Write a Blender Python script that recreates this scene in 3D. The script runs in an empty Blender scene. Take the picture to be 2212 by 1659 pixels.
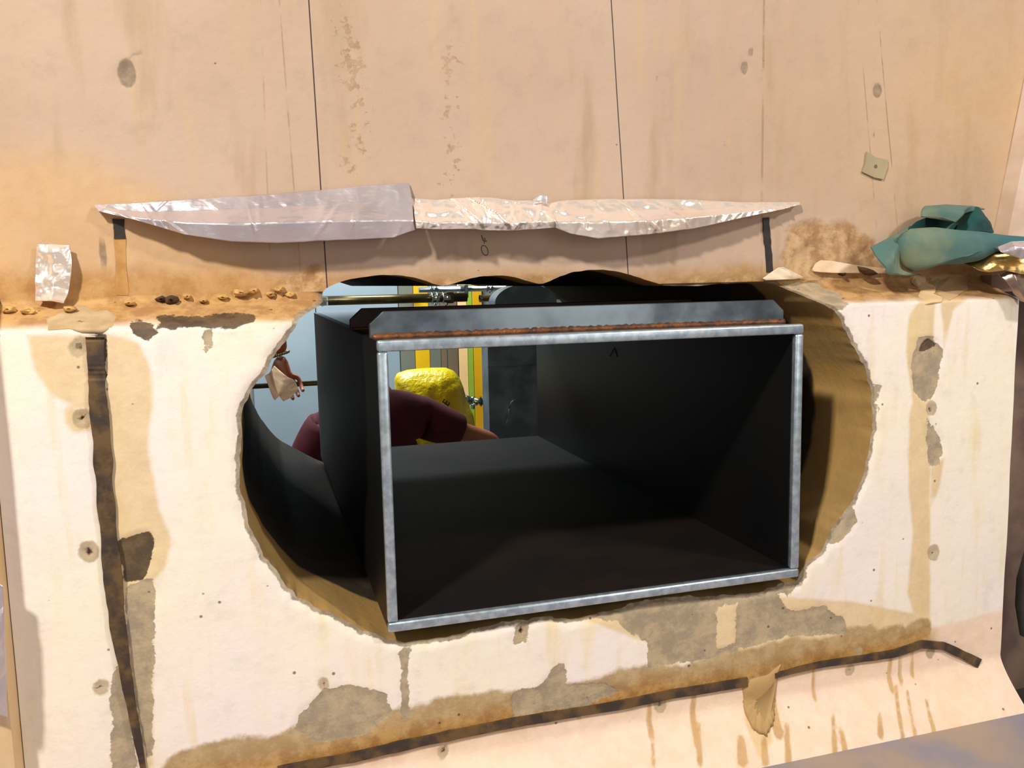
import bpy, bmesh, math, random
import numpy as np
from mathutils import Vector, Matrix, noise as mnoise
random.seed(7); rng=np.random.default_rng(7)
SC=bpy.context.scene; COL=SC.collection
# ------------------------------------------------------------------ camera
IW,IH=2212.,1659.; CX,CY=IW/2,IH/2
vd=np.array([550-CX,618-CY]); vh=np.array([7306-CX,480-CY])
F=math.sqrt(-(vd@vh))
Yc=np.array([*vd,F]); Yc/=np.linalg.norm(Yc)
Xc=np.array([*vh,F]); Xc/=np.linalg.norm(Xc)
Zc=np.cross(Xc,Yc)
CAM=np.array([0,-1.0,1.65])
cd=bpy.data.cameras.new('camera'); co=bpy.data.objects.new('camera',cd); COL.objects.link(co)
cd.sensor_width=36; cd.lens=36*F/IW; cd.clip_start=.02
co.matrix_world=Matrix(((Xc[0],-Xc[1],-Xc[2],CAM[0]),(Yc[0],-Yc[1],-Yc[2],CAM[1]),(Zc[0],-Zc[1],-Zc[2],CAM[2]),(0,0,0,1)))
SC.camera=co
# ------------------------------------------------------------------ world, lights, exposure
w=bpy.data.worlds.new('world'); SC.world=w; w.use_nodes=True
w.node_tree.nodes['Background'].inputs[0].default_value=(1,.90,.80,1)
w.node_tree.nodes['Background'].inputs[1].default_value=.19
def area(name,loc,target,size,power,col,sy=None):
    l=bpy.data.lights.new(name,'AREA'); l.energy=power; l.color=col; l.size=size
    if sy: l.shape='RECTANGLE'; l.size_y=sy
    o=bpy.data.objects.new(name,l); COL.objects.link(o); o.location=loc
    o.rotation_euler=(Vector(target)-Vector(loc)).to_track_quat('-Z','Y').to_euler(); return o
area('work_and_fill_lamp',(-1.0,-1.35,3.15),(.4,0,1.5),.16,66,(1,.93,.84))
area('work_and_fill_lamp',(1.9,-1.5,3.1),(.5,0,1.5),.2,30,(1,.95,.90))
area('work_and_fill_lamp',(1.35,-2.3,2.05),(.5,0,1.6),1.1,9,(1,.95,.90))  # added fill panel, placed to mirror bright in the middle and right foil
area('back_room_and_fill_lamp',(.1,2.5,2.8),(.3,3.3,1.2),1.2,85,(.86,.95,1),.3)
area('back_room_and_fill_lamp',(-1.3,1.75,2.3),(.5,2.3,1.35),.5,24,(.88,.95,1))  # added side fill to brighten the bag and the far wall
fl=bpy.data.lights.new('phone_flash','POINT'); fl.energy=1.5; fl.color=(.85,.94,1); fl.shadow_soft_size=.008
fo=bpy.data.objects.new('phone_flash',fl); COL.objects.link(fo); fo.location=(-.05,-1.03,1.69)
vs=SC.view_settings; vs.view_transform='Standard'; vs.look='None'; vs.gamma=1; vs.use_curve_mapping=False; vs.exposure=-.1
# ------------------------------------------------------------------ helpers
def lin(c): 
    return tuple((x/255/12.92 if x/255<=.04045 else ((x/255+.055)/1.055)**2.4) for x in c)+(1,)
def ray(u,v):
    r=np.array([u-CX,v-CY,F]); return np.array([r@Xc,r@Yc,r@Zc])
def P(u,v,Y=0):
    r=ray(u,v); return CAM+r*((Y-CAM[1])/r[1])
def PZ(u,v,Z):
    r=ray(u,v); return CAM+r*((Z-CAM[2])/r[2])
def sm(a,b,x):
    t=np.clip((np.asarray(x,float)-a)/(b-a),0,1); return t*t*(3-2*t)
YU=.07; ZF=1.611; ZB=1.638; ZR=1.052; ZFL=.985; TH=1.12
def H0(z):
    z=np.asarray(z,float)
    led=YU*(sm(ZF-.004,ZF+.008,z)*.35+sm(ZF+.004,ZB,z)*.65)
    cove=-.055*np.clip((ZR-z)/(ZR-ZFL),0,1)**1.3
    return led+cove
def surf(u,v,off=0):
    r=ray(u,v); r=r/r[1]
    f=lambda t:(CAM[1]+t)-float(H0(CAM[2]+r[2]*t))
    a=.9
    ts=np.linspace(.9,1.1,401); 
    for t in ts:
        if f(t)>=0: break
    lo,hi=t-.0005,t
    for _ in range(20):
        m=(lo+hi)/2
        if f(m)>=0: hi=m
        else: lo=m
    p=CAM+r*hi; p[1]-=off; return p
def vnoise(x,z,s,seed=0,o=3):
    """cheap value noise on arrays"""
    out=0;amp=1;tot=0
    for k in range(o):
        g=np.random.default_rng(seed*17+k).random((256,256))*2-1
        X=np.asarray(x)*s*2**k+37.3; Z=np.asarray(z)*s*2**k+11.7
        xi=np.floor(X).astype(int); zi=np.floor(Z).astype(int); fx=X-xi; fz=Z-zi
        fx=fx*fx*(3-2*fx); fz=fz*fz*(3-2*fz)
        q=lambda i,j:g[(xi+i)%256,(zi+j)%256]
        out=out+amp*((q(0,0)*(1-fx)+q(1,0)*fx)*(1-fz)+(q(0,1)*(1-fx)+q(1,1)*fx)*fz); tot+=amp; amp*=.5
    return out/tot
def sdf(poly,X,Z):
    """signed distance, positive inside"""
    poly=np.asarray(poly)[:,:2]; n=len(poly); d=np.full(X.shape,1e9); ins=np.zeros(X.shape,bool)
    for i in range(n):
        a=poly[i];b=poly[(i+1)%n]; e=b-a; L=e@e+1e-12
        t=np.clip(((X-a[0])*e[0]+(Z-a[1])*e[1])/L,0,1)
        d=np.minimum(d,(X-a[0]-t*e[0])**2+(Z-a[1]-t*e[1])**2)
        c=((a[1]>Z)!=(b[1]>Z))&(X<(b[0]-a[0])*(Z-a[1])/(b[1]-a[1]+1e-12)+a[0]); ins^=c
    return np.where(ins,1,-1)*np.sqrt(d)
def segd(pl,X,Z):
    d=np.full(X.shape,1e9)
    for a,b in zip(pl[:-1],pl[1:]):
        e=b-a; t=np.clip(((X-a[0])*e[0]+(Z-a[1])*e[1])/(e@e+1e-12),0,1)
        d=np.minimum(d,np.hypot(X-a[0]-t*e[0],Z-a[1]-t*e[1]))
    return d
def xz(pts): return np.array([surf(u,v)[[0,2]] for u,v in pts])
def dens(pl,step,closed=False):
    pl=np.asarray(pl,float); out=[]
    n=len(pl)
    for i in range(n if closed else n-1):
        a=pl[i];b=pl[(i+1)%n]; k=max(1,int(np.ceil(np.linalg.norm(b-a)/step)))
        for j in range(k): out.append(a+(b-a)*j/k)
    if not closed: out.append(pl[-1])
    return np.array(out)
# ------------------------------------------------------------------ node helpers
class NT:
    def __init__(s,name):
        s.m=bpy.data.materials.new(name); s.m.use_nodes=True; s.t=s.m.node_tree; s.b=s.t.nodes['Principled BSDF']
        s.tc=s.t.nodes.new('ShaderNodeTexCoord').outputs['Object']
    def n(s,ty,**k):
        x=s.t.nodes.new('ShaderNode'+ty)
        for a,v in k.items(): setattr(x,a,v)
        return x
    def L(s,a,b): s.t.links.new(a,b)
    def put(s,sock,v):
        if hasattr(v,'links') : s.L(v,sock)
        else: sock.default_value=v
    def math(s,op,a,b=0,c=0,clamp=False):
        x=s.n('Math',operation=op,use_clamp=clamp); s.put(x.inputs[0],a); s.put(x.inputs[1],b); s.put(x.inputs[2],c); return x.outputs[0]
    def noise(s,scale,detail=4,rough=.55,vec=None,st=None,dist=0):
        x=s.n('TexNoise'); x.inputs['Scale'].default_value=scale; x.inputs['Detail'].default_value=detail; x.inputs['Roughness'].default_value=rough; x.inputs['Distortion'].default_value=dist
        v=vec or s.tc
        if st:
            mp=s.n('Mapping'); mp.inputs['Scale'].default_value=st; s.L(v,mp.inputs[0]); v=mp.outputs[0]
        s.L(v,x.inputs['Vector']); return x.outputs['Fac']
    def mr(s,v,a,b,c=0,d=1,smooth=True):
        x=s.n('MapRange',interpolation_type='SMOOTHSTEP' if smooth else 'LINEAR'); s.put(x.inputs[0],v)
        for i,q in enumerate((a,b,c,d)): x.inputs[i+1].default_value=q
        return x.outputs[0]
    def mix(s,f,a,b,mode='MIX'):
        x=s.n('Mix',data_type='RGBA',blend_type=mode); s.put(x.inputs[0],f); s.put(x.inputs[6],a); s.put(x.inputs[7],b); return x.outputs[2]
    def attr(s,nm): return s.n('Attribute',attribute_name=nm).outputs['Fac']
    def bump(s,h,strength=.5,dist=.002):
        x=s.n('Bump'); x.inputs['Strength'].default_value=strength; x.inputs['Distance'].default_value=dist; s.L(h,x.inputs['Height']); s.L(x.outputs[0],s.b.inputs['Normal'])
    def out(s,col,rough=.8,metal=0,spec=.5):
        s.put(s.b.inputs['Base Color'],col); s.put(s.b.inputs['Roughness'],rough); s.put(s.b.inputs['Metallic'],metal); s.b.inputs['Specular IOR Level'].default_value=spec
        return s.m
def simple(name,c1,c2,scale=40,rough=.7,metal=0,bump=.3,bd=.001,spec=.5,st=None,lo=.35,hi=.65):
    s=NT(name); f=s.mr(s.noise(scale,5,.6,st=st),lo,hi); c=s.mix(f,lin(c1),lin(c2)); s.bump(s.noise(scale*3,4,st=st),bump,bd)
    return s.out(c,rough,metal,spec)
def wallmat(name,base,layers,dots=None,rough=.75,bumps=.4,spec=.3,lines=(),streak=None):
    s=NT(name); c1,c2,c3=base
    c=s.mix(s.mr(s.noise(3.2,4),.35,.65),lin(c1),lin(c2)); c=s.mix(s.mr(s.noise(8,5,st=(3,1,.55)),.52,.75),c,lin(c3))
    if streak: c=s.mix(s.math('MULTIPLY',s.mr(s.noise(9,4,st=(5,1,.45)),.55,.72),streak[1]),c,lin(streak[0]))
    h=s.noise(70,5,.6); 
    c=s.mix(s.math('MULTIPLY',s.mr(s.noise(26,5,.7),.5,.75),.35),c,lin(tuple(int(q*.86) for q in c2)))
    nn={}
    for (a,ca,cb,wd,amp,sc,op,dep) in layers:
        if sc not in nn: nn[sc]=s.math('SUBTRACT',s.noise(sc,6,.65),.5)
        v=s.math('MULTIPLY_ADD',nn[sc],amp,s.attr(a))
        f=s.math('MULTIPLY',s.mr(v,-wd,wd),op)
        cc=s.mix(s.mr(s.noise(34,5,.7),.38,.62),lin(ca),lin(cb))
        c=s.mix(f,c,cc)
        if dep: h=s.math('MULTIPLY_ADD',f,dep,h); h=s.math('MULTIPLY_ADD',s.math('MULTIPLY',f,s.noise(160,4,.7)),abs(dep)*.6,h)
    if dots:
        v=s.n('TexVoronoi'); v.inputs['Scale'].default_value=dots[0]; s.L(s.tc,v.inputs['Vector'])
        r=s.n('SeparateColor'); s.L(v.outputs['Color'],r.inputs[0])
        f=s.math('MULTIPLY',s.mr(v.outputs['Distance'],dots[1]*.5,dots[1],1,0),s.math('GREATER_THAN',r.outputs[0],dots[2])); c=s.mix(s.math('MULTIPLY',f,.75),c,lin((70,50,45)))
        h=s.math('MULTIPLY_ADD',f,-1,h)
    if lines:
        sp=s.n('SeparateXYZ'); s.L(s.tc,sp.inputs[0])
        for (x0,z0,x1,z1,wd,col,op) in lines:
            k=(x1-x0)/(z1-z0)
            e=s.math('ABSOLUTE',s.math('SUBTRACT',sp.outputs[0],s.math('MULTIPLY_ADD',sp.outputs[2],k,x0-k*z0)))
            f=s.math('MULTIPLY',s.mr(e,wd*.6,wd*1.3,1,0),op)
            if op<.8: f=s.math('MULTIPLY',f,s.mr(s.noise(25,3),.42,.58))
            c=s.mix(f,c,lin(col))
    s.bump(h,bumps,.0022); return s.out(c,rough,0,spec)
# ------------------------------------------------------------------ object helpers
def tag(o,label=None,cat=None,group=None,kind=None):
    if label: o['label']=label
    if cat: o['category']=cat
    if group: o['group']=group
    if kind: o['kind']=kind
    return o
def link(name,me,mat=None,parent=None,smooth=False):
    o=bpy.data.objects.new(name,me); COL.objects.link(o)
    if mat: me.materials.append(mat)
    if smooth: me.polygons.foreach_set('use_smooth',[True]*len(me.polygons))
    if parent:
        o.parent=parent; o.matrix_parent_inverse=Matrix.Translation(-Vector(parent.location)) if parent.type=='EMPTY' else Matrix.Identity(4)
    return o
def mk(name,V,Fc,mat=None,parent=None,smooth=False):
    me=bpy.data.meshes.new(name); me.from_pydata([tuple(map(float,v)) for v in V],[],[tuple(map(int,f)) for f in Fc]); me.validate(); me.update(); return link(name,me,mat,parent,smooth)
def fromb(name,bm,mat=None,parent=None,smooth=False):
    bmesh.ops.recalc_face_normals(bm,faces=bm.faces)
    me=bpy.data.meshes.new(name); bm.to_mesh(me); bm.free(); return link(name,me,mat,parent,smooth)
def thing(name,loc,label,cat,group=None):
    o=bpy.data.objects.new(name,None); COL.objects.link(o); o.location=loc; o.empty_display_size=.05; return tag(o,label,cat,group)
def box(bm,x0,x1,y0,y1,z0,z1,bev=0):
    r=bmesh.ops.create_cube(bm,size=1,matrix=Matrix.Translation(((x0+x1)/2,(y0+y1)/2,(z0+z1)/2))@Matrix.Diagonal((x1-x0,y1-y0,z1-z0,1)))
    if bev:
        vs_=set(r['verts']); bmesh.ops.bevel(bm,geom=[e for e in bm.edges if e.verts[0] in vs_ and e.verts[1] in vs_],offset=bev,segments=2,affect='EDGES',profile=.6)
def tube(bm,pts,rad,seg=14,cap=True):
    pts=[Vector(p) for p in pts]; rings=[]
    for i,p in enumerate(pts):
        d=(pts[min(i+1,len(pts)-1)]-pts[max(i-1,0)]).normalized()
        up=Vector((0,0,1)) if abs(d.z)<.9 else Vector((1,0,0)); a=d.cross(up).normalized(); b=d.cross(a)
        r=rad[i] if hasattr(rad,'__len__') else rad
        rings.append([bm.verts.new(p+a*math.cos(t)*r+b*math.sin(t)*r) for t in [2*math.pi*k/seg for k in range(seg)]])
    for A,B in zip(rings[:-1],rings[1:]):
        for k in range(seg): bm.faces.new((A[k],A[(k+1)%seg],B[(k+1)%seg],B[k]))
    if cap: bm.faces.new(rings[0][::-1]); bm.faces.new(rings[-1])
def evald(o,name=None):
    dg=bpy.context.evaluated_depsgraph_get(); dg.update(); me=bpy.data.meshes.new_from_object(o.evaluated_get(dg)); return me
def bake(o):
    me=evald(o); 
    mats=list(o.data.materials); o.modifiers.clear(); o.data=me
    return o
def interp(pl,n):
    pl=np.asarray(pl,float); s=np.r_[0,np.cumsum(np.linalg.norm(np.diff(pl,axis=0),axis=1))]; t=np.linspace(0,s[-1],n)
    return np.stack([np.interp(t,s,pl[:,k]) for k in range(pl.shape[1])],1)
def interpx(pl,n,xs=None):
    """resample by first coordinate so that rows stay aligned"""
    pl=np.asarray(pl,float); xs=np.linspace(pl[0,0],pl[-1,0],n)
    return np.stack([xs]+[np.interp(xs,pl[:,0],pl[:,k]) for k in range(1,pl.shape[1])],1)
def sheet(name,rows,nu,nv,mat,wr=.002,ws=30,th=.0006,parent=None,seed=1,smoothrows=True,crease=None,fine=.3,byx=False):
    """rows: list of lists of (u,v,Y); lofted, wrinkled sheet with thickness"""
    R=[(interpx if byx else interp)([P(u,v,Y if Y<5 else float(surf(u,v)[1])-(Y-9)) for u,v,Y in r],nu) for r in rows]
    R=np.array(R); k=len(R); tt=np.linspace(0,k-1,nv); V=[]
    for t in tt:
        i=min(int(t),k-2); f=t-i
        if smoothrows and k>2:
            p0=R[max(i-1,0)];p1=R[i];p2=R[i+1];p3=R[min(i+2,k-1)]
            V.append(.5*((2*p1)+(-p0+p2)*f+(2*p0-5*p1+4*p2-p3)*f*f+(-p0+3*p1-3*p2+p3)*f**3))
        else: V.append(R[i]*(1-f)+R[i+1]*f)
    V=np.array(V); 
    a=vnoise(V[...,0],V[...,2]+V[...,1],ws,seed,3); a=1-2*np.abs(a); b=vnoise(V[...,0],V[...,2]-V[...,1],ws*4,seed+5,2)
    V[...,1]-=wr*(a+fine*b)
    if crease:
        rg=np.random.default_rng(seed); xa,xb=V[...,0].min(),V[...,0].max(); zm=V[...,2].mean()
        for _ in range(crease[0]):
            x0=rg.uniform(xa,xb); k_=rg.normal()*.7; w_=rg.uniform(.002,.008); a_=crease[1]*rg.uniform(.4,1)*rg.choice([1,1,-.6]); zc=zm+rg.normal()*.01; L_=rg.uniform(.012,.03)
            V[...,1]-=a_*np.clip(1-np.abs(V[...,0]-x0-k_*(V[...,2]-zc))/w_,0,1)*np.clip(1-np.abs(V[...,2]-zc)/L_,0,1)
    V=V.reshape(-1,3); Fc=[(j*nu+i,j*nu+i+1,(j+1)*nu+i+1,(j+1)*nu+i) for j in range(nv-1) for i in range(nu-1)]
    o=mk(name,V,Fc,mat,parent,True)
    m=o.modifiers.new('s','SOLIDIFY'); m.thickness=th; m.offset=0
    return bake(o)
def blob(name,outline,Y,depth,mat,parent=None,seed=1,wr=.003,ws=25,rings=14,n=72,back=.6,pw=2.0,center=None):
    """closed puffed shape with the given outline (star shaped), centre plane Y"""
    O=interp([P(u,v,Y) for u,v in outline+[outline[0]]],n+1)[:-1]; c=O.mean(0) if center is None else P(*center,Y)
    V=[];Fc=[]
    ts=[math.sin(math.pi/2*k/rings) for k in range(rings+1)]
    def side(sg,dp):
        idx=[]
        for k in range(1,rings+1):
            r=ts[k]; ring=[]
            for p in O:
                q=c+(p-c)*r; q=q.copy(); q[1]=Y-sg*dp*(1-r**pw)**(1/pw)
                nz=float(vnoise(q[0]+sg*3,q[2],ws,seed,3)); q[1]-=sg*wr*(1-2*abs(nz))*(1-r**6); q[0]+=wr*.3*nz; ring.append(len(V)); V.append(q)
            idx.append(ring)
        cc=c.copy(); cc[1]=Y-sg*dp; V.append(cc); return idx,len(V)-1
    A,ca=side(1,depth); B,cb=side(-1,depth*back)
    for I,cen,fl in ((A,ca,0),(B,cb,1)):
        for k in range(n):
            f=(cen,I[0][(k+1)%n],I[0][k]); Fc.append(f[::-1] if fl else f)
        for j in range(rings-1):
            for k in range(n):
                f=(I[j][k],I[j][(k+1)%n],I[j+1][(k+1)%n],I[j+1][k]); Fc.append(f[::-1] if fl else f)
    for k in range(n): Fc.append((A[-1][k],A[-1][(k+1)%n],B[-1][(k+1)%n],B[-1][k]))
    o=mk(name,V,Fc,mat,parent,True)
    bm=bmesh.new(); bm.from_mesh(o.data); bmesh.ops.remove_doubles(bm,verts=bm.verts,dist=1e-5); bmesh.ops.recalc_face_normals(bm,faces=bm.faces); bm.to_mesh(o.data); bm.free()
    return o
# ================================================================== OPENING OUTLINE
OUT=[(700,645),(694,632),(710,620),(743,605),(769,600),(819,594),(857,594),(895,599),(925,609),(956,619),(981,613),(1009,603),(1047,596),(1085,595),(1115,600),(1148,609),(1171,615),(1196,603),(1230,589),(1272,583),(1300,582),(1334,586),(1373,597),(1412,610),(1435,617),(1496,618),(1552,614),(1608,611),(1676,612),
(1715,629),(1748,643),(1775,655),(1796,665),(1810,678),(1822,700),(1837,724),(1850,751),(1861,773),(1875,803),(1883,827),(1887,850),(1885,877),(1889,904),(1885,946),(1879,987),(1870,1020),(1860,1050),(1845,1087),(1819,1119),(1799,1147),(1781,1187),(1750,1210),(1733,1238),(1728,1256),(1690,1262),(1654,1280),(1610,1288),(1507,1290),(1460,1292),(1371,1306),(1297,1330),(1240,1340),(1187,1336),(1132,1341),(1077,1348),(1022,1362),(967,1379),(912,1388),(857,1388),(820,1377),(776,1358),(740,1340),(692,1318),(655,1300),(622,1267),(607,1250),(591,1228),(570,1204),(558,1177),(537,1141),(525,1093),(519,1045),(522,1005),(519,960),(520,915),(519,900),(525,885),(535,863),(547,840),(566,815),(582,787),(595,764),(611,742),(627,723),(642,695),(658,681),(674,670),(696,655)]
OS=dens(xz(OUT),.004,True)                       # smooth outline
def _sm(A,k):
    for _ in range(k): A=.5*A+.25*(np.roll(A,1,0)+np.roll(A,-1,0))
    return A
OS=_sm(OS,2)
tan_=np.roll(OS,-1,0)-np.roll(OS,1,0); nrm=np.stack([-tan_[:,1],tan_[:,0]],1); nrm/=np.linalg.norm(nrm,axis=1)[:,None]
amp=np.where(OS[:,1]>1.612,.0006,.0026)
jag=vnoise(OS[:,0]*1.0,OS[:,1]*1.0,95,3,3)*1.6
OJ=OS+nrm*(jag*amp)[:,None]
def nearest(poly,X,Z):
    N=len(poly); a=poly; b=np.roll(poly,-1,0); e=b-a; L=(e**2).sum(1)+1e-14
    ox=np.empty(len(X)); oz=np.empty(len(X))
    for i in range(len(X)):
        t=np.clip(((X[i]-a[:,0])*e[:,0]+(Z[i]-a[:,1])*e[:,1])/L,0,1); q=a+e*t[:,None]; k=np.argmin((q[:,0]-X[i])**2+(q[:,1]-Z[i])**2); ox[i],oz[i]=q[k]
    return ox,oz
XL=float(P(30,1400,0)[0]); XR=float(P(2188,900,0)[0])
# groove path on the lower wall
GRVF=xz([(400,1700),(620,1660),(765,1632),(857,1611),(967,1588),(1114,1558),(1224,1540),(1334,1522),(1452,1497),(1519,1487),(1591,1475),(1773,1433),(1928,1408),(1992,1392)])
STR=xz([(207,728),(212,850),(222,950),(228,1060),(238,1180),(255,1350),(280,1500),(303,1620),(318,1700)])
def attrs_lower(X,Z):
    S=lambda pts:sdf(xz(pts),X,Z)
    mx=lambda *a:np.maximum.reduce(a)
    A={}
    A['bare']=mx(S([(268,1262),(330,1250),(333,1450),(328,1640),(314,1640),(290,1480),(272,1350)]),S([(245,1440),(262,1440),(280,1500),(300,1700),(243,1700),(240,1560),(238,1530)]),
      S([(1985,730),(2015,725),(2037,760),(2033,800),(2017,850),(1998,868),(1975,845),(1968,790)]),S([(2005,905),(2035,950),(2038,975),(2028,1005),(2012,1005),(2003,960)]),
      S([(635,1580),(650,1540),(700,1490),(760,1478),(800,1492),(835,1500),(850,1540),(800,1580),(700,1605)]),S([(1105,1530),(1105,1502),(1130,1490),(1165,1485),(1205,1432),(1222,1440),(1225,1480),(1300,1475),(1350,1490),(1250,1530),(1110,1545)]),
      np.minimum(S([(1255,1325),(1330,1345),(1400,1390),(1402,1440),(1500,1432),(1600,1402),(1700,1375),(1830,1372),(1822,1335),(1780,1310),(1700,1320),(1680,1280),(1690,1255),(1600,1270),(1500,1275),(1400,1285),(1297,1315)]),-S([(1545,1318),(1592,1305),(1590,1395),(1550,1400)])),
      S([(430,712),(455,712),(463,750),(443,760)]),S([(1690,605),(1760,612),(1822,640),(1815,675),(1800,668),(1740,645)]),S([(1690,1232),(1735,1225),(1745,1245),(1700,1290),(1680,1280)]),
      S([(1790,1115),(1845,1080),(1850,1130),(1820,1170),(1790,1180)]),S([(1890,830),(1905,830),(1898,890),(1888,885)]),S([(1105,1350),(1140,1345),(1140,1385),(1110,1392)]),S([(855,1400),(895,1390),(885,1560),(865,1560)])-.004)
    A['dark']=mx(S([(252,1165),(325,1150),(330,1190),(318,1240),(300,1262),(265,1262)]),S([(340,684),(440,680),(550,676),(548,698),(500,712),(400,706),(345,712)]),S([(1995,738),(2010,728),(2030,745),(2020,752),(1988,760)])-.001,S([(270,690),(330,690),(345,720),(320,745),(285,720)])-.002,S([(205,722),(228,726),(228,815),(200,830)]))
    A['stain']=mx(S([(225,720),(300,740),(325,800),(330,880),(318,960),(325,1000),(345,1100),(372,1170),(355,1230),(330,1255),(330,1660),(300,1660),(250,1160),(230,950)]),S([(60,725),(200,725),(215,880),(170,885),(110,850),(75,800)]),S([(1965,680),(1985,650),(2010,645),(2008,900),(2010,1380),(1985,1370),(1960,1280),(1972,1150),(1962,1050),(1965,900),(1972,870),(1958,760)]),S([(2010,640),(2085,600),(2080,640),(2060,670),(2048,720),(2040,760),(2036,690)]),S([(2010,1005),(2040,990),(2030,1050),(2014,1090)]),S([(140,880),(205,885),(205,930),(160,935),(140,915)]),S([(1620,1480),(1680,1470),(1670,1600),(1640,1640),(1610,1560)]),
      np.minimum(S([(1240,1330),(1400,1390),(1410,1440),(2000,1370),(2000,1330),(1840,1300),(1700,1290),(1400,1280)]),.006))
    A['drip']=-np.full(X.shape,.1)
    for (u,v0,v1,w_) in [(1405,1470,1600,7),(1410,1590,1660,5),(1505,1460,1620,9),(1510,1560,1660,7),(1680,1430,1600,12),(1700,1560,1660,8),(1925,1400,1500,6),(1935,1480,1640,6),(1945,1400,1480,5),(1970,1390,1470,5),(1960,1490,1640,5),(2000,1510,1640,6),(1800,1540,1640,7),(1815,1570,1660,8),(1760,1400,1520,5),(1900,1540,1600,8),(1600,1590,1659,14),(1250,1480,1560,5),(1650,1590,1659,10)]:
        A['drip']=np.maximum(A['drip'],S([(u-w_*.5,v0),(u+w_*.5,v0),(u+w_*1.2,v1-10),(u+w_*.4,v1),(u-w_*.6,v1-10)]))
    g=segd(GRVF,X,Z); gz=np.interp(X,GRVF[:,0],GRVF[:,1])
    A['ochre']=np.where(Z>gz,.021-g,.006-g)+vnoise(X,Z,12,4)*.008
    A['ochre']=np.where(Z>gz-.03,A['ochre'],-.05)
    A['ochre']=np.maximum(A['ochre'],sm(ZF-.012,ZF+.012,Z)*.05-.025+vnoise(X,Z,14,9)*.012)
    A['gray']=(.022-segd(GRVF+np.array([0,.022]),X,Z))+vnoise(X,Z,18,6)*.012-.004*(X>.9)
    A['pink']=np.maximum(gz-.004-Z,np.where(X>float(P(2000,1350)[0]),float(P(2050,1350)[2])+.06*(X-.95)-Z,-.1))
    h=-np.full(X.shape,.1)
    for (u,v,r) in [(170,748,9),(178,903,6),(192,1192,10),(218,1485,7),(1125,1362,9),(1130,1368,5),(2022,760,6),(2024,972,5),(2017,1195,5),(1427,1522,8),(958,1622,9),(1835,1448,6),(2012,885,8),(2010,1412,6),(1855,1405,3),(700,1480,5)]:
        c=surf(u,v)[[0,2]]; h=np.maximum(h,r*.62/1700-np.hypot(X-c[0],(Z-c[1])*.85))
    A['hole']=h; A['halo']=h+.007+.007*vnoise(X,Z,22,61,3)
    A['rim']=.0045+sdf(OJ,X,Z)
    return A
ZJ=ZB+.004
def grid(x,z):
    """height-field wall grid with the opening removed and its border snapped to the outline"""
    X,Z=np.meshgrid(x,z); n=len(x)
    cxm=(X[1:,1:]+X[:-1,:-1])/2; czm=(Z[1:,1:]+Z[:-1,:-1])/2; d=sdf(OJ,cxm,czm)
    ok=(d<0)&((czm>ZJ)|((cxm>XL)&(cxm<XR)))
    X=X.copy();Z=Z.copy(); used=np.zeros(X.shape,int)
    used[:-1,:-1]+=ok;used[1:,:-1]+=ok;used[:-1,1:]+=ok;used[1:,1:]+=ok
    bd=(used>0)&(used<4)&(np.abs(sdf(OJ,X,Z))<.012)&(X>XL+.1)
    bx,bz=nearest(OJ,X[bd],Z[bd]); X[bd]=bx;Z[bd]=bz
    idx=-np.ones(X.shape,int); m=used>0; idx[m]=np.arange(m.sum())
    J,I=np.where(ok); Fc=np.stack([idx[J,I],idx[J,I+1],idx[J+1,I+1],idx[J+1,I]],1); up=czm[J,I]>ZJ
    ed={}
    for f in Fc:
        for a,b in zip(f,np.roll(f,-1)):
            k=(min(a,b),max(a,b)); ed[k]=None if k in ed else (a,b)
    bset=set(idx[bd].tolist()); rim=[e for e in ed.values() if e and e[0] in bset and e[1] in bset]
    return X[m],Z[m],Fc,rim,up
zl=[]; 
z_all=np.r_[np.arange(ZFL-.002,ZF-.012,.005),np.arange(ZF-.012,ZB+.003,.0022),ZJ,np.arange(ZB+.009,2.25,.006)]
x_all=np.r_[np.arange(-1.0,XL-.02,.03),np.arange(XL,XR,.005),XR,np.arange(XR+.01,1.75,.02)]
def Hfull(X,Z,A=None):
    y=H0(Z).copy()
    y+=vnoise(X,Z,9,21,3)*.0016*sm(ZFL,ZFL+.05,Z)
    led=sm(ZF-.004,ZF+.01,Z)*(1-sm(ZB-.004,ZB+.004,Z))
    y-=led*(.004*vnoise(X,Z,30,22,4)+.004*(vnoise(X,Z,8,23,2)>.1)*vnoise(X,Z,60,24,3))
    if A is not None:
        y+=.0016*sm(-.001,.001,A['bare']+.006*vnoise(X,Z,60,31,3))+.0025*sm(-.001,.001,A['dark'])
        y+=.007*sm(-.001,.002,A['hole'])
        y+=.004*sm(-.006,.0045,A['rim']+.004*vnoise(X,Z,70,33,3))
    return y
bareC=((158,143,120),(186,166,134))
M_low=wallmat('painted_plaster',((247,236,214),(245,232,226),(240,222,178)),[
  ('pink',(238,205,176),(244,216,190),.004,.004,20,.8,0),
  ('stain',(226,196,140),(216,184,128),.0035,.006,30,.75,-.25),
  ('drip',(206,166,106),(190,148,92),.002,.005,50,.85,.3),
  ('gray',(170,140,95),(188,162,120),.004,.022,30,.95,-.8),
  ('ochre',(158,108,46),(192,148,82),.018,.02,24,.92,-.4),
  ('halo',(190,170,138),(172,150,116),.0015,.009,60,.85,-.5),
  ('bare',bareC[0],bareC[1],.0006,.022,42,.97,-1.3),
  ('rim',(170,156,132),(120,100,78),.001,.008,90,.9,-1.3),
  ('dark',(66,52,38),(98,78,54),.0008,.018,42,.95,-1.4),
  ('hole',(52,34,26),(90,56,32),.001,.004,90,.95,-2)],dots=(40,.10,.6),streak=((236,214,168),.5))
x0u=lambda u,v:float(P(u,v,YU)[0]); z0u=lambda u,v:float(P(u,v,YU)[2])
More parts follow.
